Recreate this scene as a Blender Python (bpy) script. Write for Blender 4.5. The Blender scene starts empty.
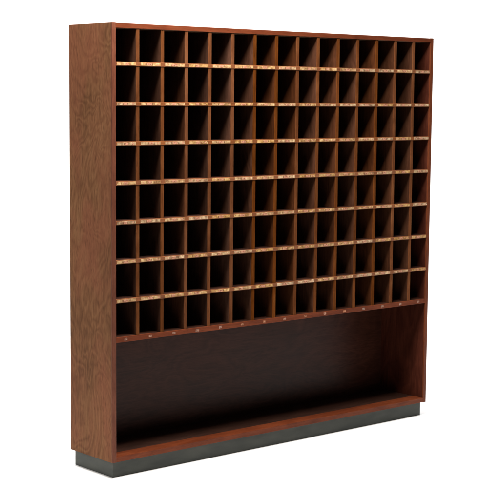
import bpy, bmesh, math, random
from mathutils import Vector, Matrix
random.seed(7)
scene = bpy.context.scene
col = scene.collection
S = 1.5                                   # metres per carcass height
# ---------------------------------------------------------------- dimensions (metres)
W, H, D = 1.0646*S, S, 0.170*S
PH = 0.0375*S                             # plinth height
TS = 0.0108*S                             # side / top panel
TB = 0.0120*S                             # bottom board, bottom shelf
TD = 0.0090*S                             # divider
SH = 0.0092*S                             # shelf thickness
A0, PX = 0.00244*S, 0.07045*S             # divider pitch
Z0, PZ = 0.2842*S, 0.0893*S               # shelf heights
NX, NZ = 15, 8

# ---------------------------------------------------------------- materials
def nodes(name):
    m = bpy.data.materials.new(name); m.use_nodes = True
    return m, m.node_tree.nodes, m.node_tree.links, m.node_tree.nodes['Principled BSDF']
def ramp(N, stops, interp='LINEAR'):
    r = N.new('ShaderNodeValToRGB'); cr = r.color_ramp; cr.interpolation = interp
    while len(cr.elements) < len(stops): cr.elements.new(0.5)
    for e, (p, c) in zip(cr.elements, stops):
        e.position = p; e.color = (*c, 1)
    return r
def mixc(N, L, a, b, fac, mode='MIX'):
    m = N.new('ShaderNodeMix'); m.data_type = 'RGBA'; m.blend_type = mode
    for sock, v in ((m.inputs[6], a), (m.inputs[7], b), (m.inputs[0], fac)):
        if hasattr(v, 'is_linked') or hasattr(v, 'links'): L.new(v, sock)
        elif isinstance(v, tuple): sock.default_value = (*v, 1)
        else: sock.default_value = v
    return m.outputs[2]
def wood(name, dark, mid, light, axis='z', rough=.42, figure=1.0, jitter=.25, spec=.4, tint=None, pore=.35, coat=0.0, fig=.22, fib=.75, fsc=(3.2, 9)):
    """Veneer: long grain lines running along `axis`, bent by slow noise into cathedral figure, plus pores."""
    m, N, L, P = nodes(name)
    tc = N.new('ShaderNodeTexCoord'); oi = N.new('ShaderNodeObjectInfo')
    off = N.new('ShaderNodeVectorMath'); off.operation = 'MULTIPLY_ADD'
    cmb = N.new('ShaderNodeCombineXYZ')
    for i in range(3): L.new(oi.outputs['Random'], cmb.inputs[i])
    L.new(cmb.outputs[0], off.inputs[0]); off.inputs[1].default_value = (7.3, 11.7, 5.1); L.new(tc.outputs['Object'], off.inputs[2])
    v = off.outputs[0]
    def mapped(scale):
        mp = N.new('ShaderNodeMapping'); mp.inputs['Scale'].default_value = scale; L.new(v, mp.inputs['Vector']); return mp.outputs[0]
    def sc(long, across):
        return tuple(long if a == axis else across for a in 'xyz')
    # slow distortion -> figure
    n1 = N.new('ShaderNodeTexNoise'); n1.inputs['Scale'].default_value = 1; n1.inputs['Detail'].default_value = 3; n1.inputs['Distortion'].default_value = .8
    L.new(mapped(sc(*fsc)), n1.inputs['Vector'])
    w = N.new('ShaderNodeMath'); w.operation = 'MULTIPLY'; w.inputs[1].default_value = 15*figure; L.new(n1.outputs['Fac'], w.inputs[0])
    fr = N.new('ShaderNodeMath'); fr.operation = 'PINGPONG'; fr.inputs[1].default_value = 1; L.new(w.outputs[0], fr.inputs[0])
    # fine fibre
    n2 = N.new('ShaderNodeTexNoise'); n2.inputs['Scale'].default_value = 1; n2.inputs['Detail'].default_value = 5; n2.inputs['Roughness'].default_value = .62
    n2.inputs['Distortion'].default_value = .35
    L.new(mapped(sc(9, 190)), n2.inputs['Vector'])
    n3 = N.new('ShaderNodeTexNoise'); n3.inputs['Scale'].default_value = 1; n3.inputs['Detail'].default_value = 2
    L.new(mapped(sc(2.0, 5)), n3.inputs['Vector'])
    a = N.new('ShaderNodeMath'); a.operation = 'MULTIPLY_ADD'; a.inputs[1].default_value = fig; L.new(fr.outputs[0], a.inputs[0])
    b = N.new('ShaderNodeMath'); b.operation = 'MULTIPLY_ADD'; b.inputs[1].default_value = fib; b.inputs[2].default_value = .31-fib/2-(fig-.22)/2; L.new(n2.outputs['Fac'], b.inputs[0])
    L.new(b.outputs[0], a.inputs[2])
    c = N.new('ShaderNodeMath'); c.operation = 'MULTIPLY_ADD'; c.inputs[1].default_value = .5; L.new(n3.outputs['Fac'], c.inputs[0])
    d = N.new('ShaderNodeMath'); d.operation = 'ADD'; d.inputs[1].default_value = -.22; L.new(a.outputs[0], d.inputs[0]); L.new(d.outputs[0], c.inputs[2])
    r = ramp(N, [(.22, dark), (.5, mid), (.8, light)]); L.new(c.outputs[0], r.inputs[0])
    out = r.outputs[0]
    if tint:
        n4 = N.new('ShaderNodeTexNoise'); n4.inputs['Scale'].default_value = 1; n4.inputs['Detail'].default_value = 3; n4.inputs['Distortion'].default_value = .6
        L.new(mapped(sc(4, 8)), n4.inputs['Vector'])
        rr = ramp(N, [(.4, (0, 0, 0)), (.65, (1, 1, 1))]); L.new(n4.outputs['Fac'], rr.inputs[0])
        out = mixc(N, L, out, tint, mixc(N, L, (0, 0, 0), rr.outputs[0], .55))
    # dark open pores
    n5 = N.new('ShaderNodeTexNoise'); n5.inputs['Scale'].default_value = 1; n5.inputs['Detail'].default_value = 1
    L.new(mapped(sc(45, 900)), n5.inputs['Vector'])
    pr = ramp(N, [(.56, (1, 1, 1)), (.72, (1-pore,)*3)]); L.new(n5.outputs['Fac'], pr.inputs[0])
    out = mixc(N, L, out, pr.outputs[0], 1.0, 'MULTIPLY')
    # each board a little different
    hsv = N.new('ShaderNodeHueSaturation'); L.new(out, hsv.inputs['Color'])
    mr = N.new('ShaderNodeMapRange'); mr.inputs[3].default_value = 1-jitter; mr.inputs[4].default_value = 1+jitter; L.new(oi.outputs['Random'], mr.inputs[0]); L.new(mr.outputs[0], hsv.inputs['Value'])
    s2 = N.new('ShaderNodeMath'); s2.operation = 'MULTIPLY'; s2.inputs[1].default_value = 17.3; L.new(oi.outputs['Random'], s2.inputs[0])
    s3 = N.new('ShaderNodeMath'); s3.operation = 'FRACT'; L.new(s2.outputs[0], s3.inputs[0])
    mr2 = N.new('ShaderNodeMapRange'); mr2.inputs[3].default_value = 1-jitter*.7; mr2.inputs[4].default_value = 1+jitter*.4; L.new(s3.outputs[0], mr2.inputs[0]); L.new(mr2.outputs[0], hsv.inputs['Saturation'])
    L.new(hsv.outputs[0], P.inputs['Base Color'])
    rr = N.new('ShaderNodeMapRange'); rr.inputs[3].default_value = rough-.08; rr.inputs[4].default_value = rough+.12; L.new(n3.outputs['Fac'], rr.inputs[0]); L.new(rr.outputs[0], P.inputs['Roughness'])
    P.inputs['Specular IOR Level'].default_value = spec
    P.inputs['Coat Weight'].default_value = coat; P.inputs['Coat Roughness'].default_value = .25
    bp = N.new('ShaderNodeBump'); bp.inputs['Strength'].default_value = .12; bp.inputs['Distance'].default_value = .0004; L.new(n2.outputs['Fac'], bp.inputs['Height']); L.new(bp.outputs[0], P.inputs['Normal'])
    return m
M = {}
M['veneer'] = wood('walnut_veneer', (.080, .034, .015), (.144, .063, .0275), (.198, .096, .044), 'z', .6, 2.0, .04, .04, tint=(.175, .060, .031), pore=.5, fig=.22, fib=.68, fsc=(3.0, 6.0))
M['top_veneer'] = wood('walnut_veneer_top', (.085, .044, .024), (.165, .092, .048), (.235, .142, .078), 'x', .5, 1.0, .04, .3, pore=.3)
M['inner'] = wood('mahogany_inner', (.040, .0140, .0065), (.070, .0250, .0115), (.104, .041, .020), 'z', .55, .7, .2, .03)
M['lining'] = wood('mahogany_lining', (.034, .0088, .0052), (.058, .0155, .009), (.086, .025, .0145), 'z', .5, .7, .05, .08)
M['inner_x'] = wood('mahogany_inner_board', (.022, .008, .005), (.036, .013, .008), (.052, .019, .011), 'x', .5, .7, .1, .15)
M['floor_board'] = wood('mahogany_floor_board', (.020, .008, .005), (.034, .013, .008), (.05, .020, .012), 'x', .5, .7, .05, .2)  # compartment floor: its shade is put into the dark colour
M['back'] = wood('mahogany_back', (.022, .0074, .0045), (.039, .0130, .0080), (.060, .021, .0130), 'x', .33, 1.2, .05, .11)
M['edge_z'] = wood('mahogany_edge_upright', (.083, .0205, .0085), (.120, .0315, .013), (.162, .047, .021), 'z', .45, .6, .12, .12)
M['edge_x'] = wood('mahogany_edge_level', (.085, .0195, .008), (.125, .030, .012), (.168, .046, .020), 'x', .45, .6, .1, .12)
M['edge_div'] = wood('divider_edge', (.074, .0225, .0062), (.116, .0365, .0105), (.165, .060, .019), 'z', .6, .7, .10, .0)
M['edge_shelf'] = wood('shelf_edge', (.135, .040, .0095), (.195, .059, .0135), (.25, .083, .022), 'x', .45, .6, .12, .2)

def simple(name, stops, scale, rough, spec=.3, detail=4, vec=(1, 1, 1), bump=0, vary=0):
    m, N, L, P = nodes(name)
    tc = N.new('ShaderNodeTexCoord'); mp = N.new('ShaderNodeMapping'); mp.inputs['Scale'].default_value = vec
    oi = N.new('ShaderNodeObjectInfo'); ad = N.new('ShaderNodeVectorMath'); ad.operation = 'ADD'
    L.new(tc.outputs['Object'], mp.inputs['Vector']); L.new(mp.outputs[0], ad.inputs[0])
    mu = N.new('ShaderNodeMath'); mu.operation = 'MULTIPLY'; mu.inputs[1].default_value = 31; L.new(oi.outputs['Random'], mu.inputs[0]); L.new(mu.outputs[0], ad.inputs[1])
    n = N.new('ShaderNodeTexNoise'); n.inputs['Scale'].default_value = scale; n.inputs['Detail'].default_value = detail; L.new(ad.outputs[0], n.inputs['Vector'])
    r = ramp(N, stops); L.new(n.outputs['Fac'], r.inputs[0]); out = r.outputs[0]
    if vary:
        h = N.new('ShaderNodeHueSaturation'); L.new(out, h.inputs['Color'])
        for sock, k, lo, hi in (('Value', 7.7, 1-vary, 1+vary*.6), ('Saturation', 23.9, 1-vary*1.2, 1+vary*.7)):
            q = N.new('ShaderNodeMath'); q.operation = 'MULTIPLY'; q.inputs[1].default_value = k; L.new(oi.outputs['Random'], q.inputs[0])
            w = N.new('ShaderNodeMath'); w.operation = 'FRACT'; L.new(q.outputs[0], w.inputs[0])
            z = N.new('ShaderNodeMapRange'); z.inputs[3].default_value = lo; z.inputs[4].default_value = hi; L.new(w.outputs[0], z.inputs[0]); L.new(z.outputs[0], h.inputs[sock])
        out = h.outputs[0]
    L.new(out, P.inputs['Base Color'])
    P.inputs['Roughness'].default_value = rough; P.inputs['Specular IOR Level'].default_value = spec
    if bump:
        b = N.new('ShaderNodeBump'); b.inputs['Strength'].default_value = bump; b.inputs['Distance'].default_value = .0005; L.new(n.outputs['Fac'], b.inputs['Height']); L.new(b.outputs[0], P.inputs['Normal'])
    return m
M['paper'] = simple('aged_paper', [(.3, (.18, .085, .030)), (.48, (.38, .22, .088)), (.70, (.64, .44, .22))], 75, .7, .2, vary=.16)
M['paper_white'] = simple('worn_white_paper', [(.3, (.15, .046, .022)), (.65, (.34, .18, .12))], 150, .7, .2, vary=.3)
M['ink_red'] = simple('faded_red_ink', [(.35, (.40, .15, .09)), (.65, (.54, .28, .19))], 200, .7, .2)
M['ink_dark'] = simple('brown_ink', [(.3, (.11, .035, .015)), (.7, (.22, .08, .035))], 200, .7, .2)
M['plinth'] = simple('grey_laminate', [(.3, (.036, .040, .036)), (.7, (.064, .067, .058))], 9, .55, .2, 6, (1, 1, 3), .1)
M['white'] = simple('white_studio_paper', [(.3, (.84, .84, .84)), (.7, (.86, .86, .86))], 2, .85, .1)

M['grey'] = simple('grey_concrete', [(.3, (.09, .09, .09)), (.7, (.12, .12, .12))], 5, .7, .2)

# ---------------------------------------------------------------- mesh helpers
def add_box(bm, x0, x1, y0, y1, z0, z1, mat=0, bevel=0.0):
    vs = [bm.verts.new((x, y, z)) for x in (x0, x1) for y in (y0, y1) for z in (z0, z1)]
    fs = [(0, 1, 3, 2), (4, 6, 7, 5), (0, 4, 5, 1), (2, 3, 7, 6), (0, 2, 6, 4), (1, 5, 7, 3)]
    faces = [bm.faces.new([vs[i] for i in f]) for f in fs]
    for f in faces: f.material_index = mat
    if bevel:
        es = {e for f in faces for e in f.edges}
        r = bmesh.ops.bevel(bm, geom=list(es), offset=bevel, segments=2, profile=.5, affect='EDGES', clamp_overlap=True)
        for f in r['faces']: f.material_index = mat
def obj(name, bm, mats, parent=None, loc=(0, 0, 0)):
    bmesh.ops.recalc_face_normals(bm, faces=bm.faces)
    me = bpy.data.meshes.new(name); bm.to_mesh(me); bm.free()
    for m in (mats if isinstance(mats, list) else [mats]): me.materials.append(m)
    o = bpy.data.objects.new(name, me); col.objects.link(o); o.location = loc
    if parent: o.parent = parent
    return o
def box_obj(name, dims, mats, parent, loc, bevel=.0012):
    """Box centred on x, front face at local y=0 and bottom at local z=0."""
    bm = bmesh.new(); x, y, z = dims
    add_box(bm, -x/2, x/2, 0, y, 0, z, 0, bevel)
    return obj(name, bm, mats, parent, loc)
def copy(o, parent, loc):
    c = o.copy(); col.objects.link(c); c.parent = parent; c.location = loc
    return c

# ---------------------------------------------------------------- cabinet
cab = bpy.data.objects.new('pigeonhole_cabinet', None); col.objects.link(cab)
cab.location = (0, 0, 0); cab.empty_display_size = .2
cab['label'] = 'tall dark wooden pigeonhole cabinet with labelled square compartments above an open shelf, on grey plinth'
cab['category'] = 'cabinet'
B = PH                                     # underside of the carcass
EL = .006                                  # thickness of the solid wood lipping on the front edges
# plinth (set back from the carcass on every side)
bm = bmesh.new()
add_box(bm, .0140, W-.0140, .0178, D-.0065, 0, B+.001, 0, .0012)
obj('plinth', bm, M['plinth'], cab)
# sides, each with a lipping strip
def side(x0):
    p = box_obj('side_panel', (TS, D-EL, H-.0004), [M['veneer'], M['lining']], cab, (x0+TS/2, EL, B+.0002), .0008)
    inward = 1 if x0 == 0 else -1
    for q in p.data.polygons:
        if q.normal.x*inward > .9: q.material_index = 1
    box_obj('edge_strip', (TS+.0003, EL, H), M['edge_z'], p, (0, -EL, -.0002), .0012)
    return p
sl = side(0); sr = side(W-TS)
inw = W-2*TS
# horizontal carcass boards (butt between the sides)
def board(name, z0, t, ymax, mat, edge, el=EL):
    p = box_obj(name, (inw, ymax-el, t), mat, cab, (W/2, el, z0), .0006)
    box_obj('edge_strip', (inw, el-.0006, t+.0003), edge, p, (0, -el+.0008, -.00015), .0010)
    return p
board('top_panel', B+H-TS-.0008, TS, D-.001, M['top_veneer'], M['edge_x'])
board('bottom_panel', B+.0008, TB, D-.009, M['floor_board'], M['edge_x'], .058)  # extra deep bright strip paints in the lit front of the dark floor
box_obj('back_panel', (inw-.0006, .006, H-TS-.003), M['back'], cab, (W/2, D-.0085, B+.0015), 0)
# shelves
DEPTH = D-.0095
shelves = []
proto = None
for j in range(NZ):
    zc = B+Z0+(NZ-1-j)*PZ
    bottom = j == NZ-1
    t = TB if bottom else SH
    if proto is None or bottom:
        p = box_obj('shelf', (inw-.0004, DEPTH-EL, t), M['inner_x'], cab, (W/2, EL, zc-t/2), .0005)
        e = box_obj('edge_strip', (inw-.0004, EL-.001, t+.0003), M['edge_x' if bottom else 'edge_shelf'], p, (0, -EL+.001, -.00015), .0010)
        if proto is None: proto = (p, e)
    else:
        p = copy(proto[0], cab, (W/2, EL, zc-t/2)); copy(proto[1], p, proto[1].location)
    shelves.append(p)
# dividers: continuous uprights halved into the shelves, their edges a hair behind the shelf edges
zb, zt = B+Z0+TB/2-.002, B+H-TS+.0004
proto = None
for i in range(1, NX):
    x = A0+i*PX
    if proto is None:
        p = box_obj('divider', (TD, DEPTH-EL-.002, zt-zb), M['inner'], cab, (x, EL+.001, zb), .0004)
        e = box_obj('edge_strip', (TD+.0003, EL-.002, zt-zb-.0006), M['edge_div'], p, (0, -EL+.0018, .0003), .0012)
        proto = (p, e)
    else:
        p = copy(proto[0], cab, (x, EL+.001, zb)); copy(proto[1], p, proto[1].location)

# ---------------------------------------------------------------- labels on the shelf edges
cellw = PX-TD
def label_mesh(k):
    rnd = random.Random(k*13+5)
    bm = bmesh.new(); w, h = cellw-.0075, SH-.0042
    add_box(bm, -w/2, w/2, -.0009, 0, -h/2, h/2, 0, .0003)
    y1, y0 = -.0009, -.00105
    # faded red panel in the middle and small brown figures, too worn to read
    cx = rnd.uniform(-.006, .004); pw = rnd.uniform(.014, .022)
    add_box(bm, cx-pw/2, cx+pw/2, y0, y1+.0002, -h*.38, h*.38, 1)
    for s in (-1, 1):
        x = cx+s*(pw/2+rnd.uniform(.002, .005))
        add_box(bm, x-.0012, x+.0012, y0-.0001, y1+.0002, -h*.34, h*.34, 2)
        if rnd.random() < .6:
            x += s*rnd.uniform(.004, .008)
            add_box(bm, x-.0008, x+.0008, y0-.0001, y1+.0002, -h*.3, h*.3, 2)
    x = cx-pw*.42
    while x < cx+pw*.42:
        ww = rnd.uniform(.0008, .0022); lo, hi = rnd.uniform(-.3, .05), rnd.uniform(.0, .3)
        if hi-lo > .12:
            add_box(bm, x, x+ww, y0-.00012, y0+.0002, h*lo, h*hi, rnd.choice((0, 2, 2)))
        x += ww+rnd.uniform(.0006, .0022)
    for q in range(rnd.randint(2, 6)):
        x = rnd.uniform(-w*.46, w*.46)
        if abs(x-cx) < pw*.6: continue
        ww = rnd.uniform(.0008, .003); z = rnd.uniform(-.2, .2)*h
        add_box(bm, x, x+ww, y0, y1+.0002, z-h*rnd.uniform(.05, .2), z+h*rnd.uniform(.05, .2), rnd.choice((1, 1, 2)))
    if rnd.random() < .5:
        x = rnd.choice((-1, 1))*w*rnd.uniform(.32, .42)
        add_box(bm, x-.003, x+.003, y0, y1+.0002, -h*.3, h*.25, 1)
    bmesh.ops.recalc_face_normals(bm, faces=bm.faces)
    me = bpy.data.meshes.new('label'); bm.to_mesh(me); bm.free()
    for m in ('paper', 'ink_red', 'ink_dark'): me.materials.append(M[m])
    return me
variants = [label_mesh(k) for k in range(24)]
last = -1
for j, p in enumerate(shelves[:-1]):
    for i in range(NX):
        k = random.choice([q for q in range(24) if q != last]); last = k
        xc = A0+(i+.5)*PX
        if i == 0: xc += .003
        o = bpy.data.objects.new('label', variants[k]); col.objects.link(o); o.parent = p
        o.location = (xc-W/2+random.uniform(-.0007, .0007), -EL+.0011, SH/2+random.uniform(-.0003, .0003))
        o.rotation_euler = (0, random.uniform(-.006, .006), 0)
        if i == 0: o.scale = (.93, 1, 1)
# small worn number stickers on the thick shelf under the grid
def sticker_mesh(k):
    rnd = random.Random(k+40); bm = bmesh.new()
    w, h = rnd.uniform(.011, .019), rnd.uniform(.008, .0115)
    # worn card: ragged outline
    pts = []
    for q in range(14):
        a = 2*math.pi*q/14; k2 = rnd.uniform(.82, 1.05)
        pts.append((max(-1, min(1, math.cos(a)*1.25))*w/2*k2, max(-1, min(1, math.sin(a)*1.3))*h/2*k2))
    fr = [bm.verts.new((x, -.0006, z)) for x, z in pts]; bk = [bm.verts.new((x, 0, z)) for x, z in pts]
    bm.faces.new(fr); bm.faces.new(bk[::-1])
    for q in range(14): bm.faces.new((fr[q], bk[q], bk[(q+1) % 14], fr[(q+1) % 14]))
    for q in range(3):
        x = rnd.uniform(-.35, .3)*w; z = rnd.uniform(-.2, .15)*h
        add_box(bm, x, x+rnd.uniform(.0008, .0022), -.00072, -.0004, z-h*.12, z+h*.15, 1)
    bmesh.ops.recalc_face_normals(bm, faces=bm.faces)
    me = bpy.data.meshes.new('number_sticker'); bm.to_mesh(me); bm.free()
    me.materials.append(M['paper_white']); me.materials.append(M['ink_red'])
    return me
st = [sticker_mesh(k) for k in range(8)]
for i in range(NX):
    o = bpy.data.objects.new('number_sticker', st[random.randrange(8)]); col.objects.link(o); o.parent = shelves[-1]
    o.location = (A0+(i+.5)*PX-W/2+random.uniform(-.002, .002), -EL+.0011, TB/2+random.uniform(-.0006, .0006))
    o.rotation_euler = (0, random.uniform(-.08, .08), 0)

# ---------------------------------------------------------------- camera (solved from the photograph)
yaw, pitch, roll = -.71705, -.10645, .00859
f = 1428.96
r = Vector((math.cos(yaw), math.sin(yaw), 0)); f0 = Vector((-math.sin(yaw), math.cos(yaw), 0)); u0 = Vector((0, 0, 1))
fw = f0*math.cos(pitch)+u0*math.sin(pitch); u = u0*math.cos(pitch)-f0*math.sin(pitch)
r2 = r*math.cos(roll)+u*math.sin(roll); u2 = u*math.cos(roll)-r*math.sin(roll)
cam = bpy.data.cameras.new('camera'); co = bpy.data.objects.new('camera', cam); col.objects.link(co)
rot = Matrix((r2, u2, -fw)).transposed()
co.matrix_world = Matrix.Translation(Vector((-1.87124, -2.61887, .83708))*S+Vector((0, 0, B))) @ rot.to_4x4()
cam.sensor_width = 36; cam.lens = 36*f/500; cam.clip_end = 100; cam.clip_start = .05
scene.camera = co

# ---------------------------------------------------------------- seamless white paper: floor that sweeps up behind the cabinet
bm = bmesh.new()
prof = [(-1.25, 0), (3.0, 0)]+[(3.0+1.2*math.sin(a), 1.2-1.2*math.cos(a)) for a in [math.radians(q) for q in range(6, 91, 6)]]+[(4.2, 6.0)]
rows = []
c0 = Vector((W/2, 0, 0))
for s, z in prof:
    rows.append([bm.verts.new(c0+r*x+f0*s+Vector((0, 0, z))) for x in (-9, 9)])
for a, b in zip(rows, rows[1:]):
    fc = bm.faces.new((a[0], a[1], b[1], b[0])); fc.smooth = True
fl = obj('floor', bm, M['white']); fl['kind'] = 'structure'
fl['label'] = 'seamless white studio floor sweeping up behind the cabinet'

bm = bmesh.new()
bm.faces.new([bm.verts.new((x, y, -.004)) for x, y in ((-14, -14), (14, -14), (14, 14), (-14, 14))])
gr = obj('ground', bm, M['grey']); gr['kind'] = 'structure'; gr['label'] = 'dark grey studio ground under the white paper'
# ---------------------------------------------------------------- lamps
def area(name, loc, target, size, power, color=(1, 1, 1)):
    l = bpy.data.lights.new(name, 'AREA'); l.shape = 'RECTANGLE'; l.size, l.size_y = size; l.energy = power; l.color = color
    o = bpy.data.objects.new(name, l); col.objects.link(o); o.location = loc
    o.rotation_euler = (Vector(target)-Vector(loc)).to_track_quat('-Z', 'Y').to_euler()
    return o
area('key_lamp', (.0, -.52, 2.60), (.4, .0, .4), (1.1, .07), 105, (1, .95, .88))
area('overhead_fill', (.2, -.2, 5.0), (.3, .0, 0), (3.5, 3.5), 150, (1, .985, .96))  # added fill from above that whitens the floor
area('left_fill', (-3.2, .9, 2.2), (0, .15, .7), (1.6, 1.6), 64, (1, .98, .95))  # added fill that brightens the left side panel
bc = c0+f0*1.4
area('backdrop_fill', bc+Vector((0, 0, 4.2)), c0+f0*3.2+Vector((0, 0, .0)), (6, 1.2), 330)  # added fill that turns the sweep behind the cabinet white
world = bpy.data.worlds.new('World'); scene.world = world; world.use_nodes = True
bg = world.node_tree.nodes['Background']; bg.inputs[0].default_value = (1, 1, 1, 1); bg.inputs[1].default_value = .06

scene.render.engine = 'CYCLES'
scene.cycles.max_bounces = 6
scene.view_settings.view_transform = 'Standard'; scene.view_settings.look = 'None'
scene.view_settings.exposure = 0; scene.view_settings.gamma = 1
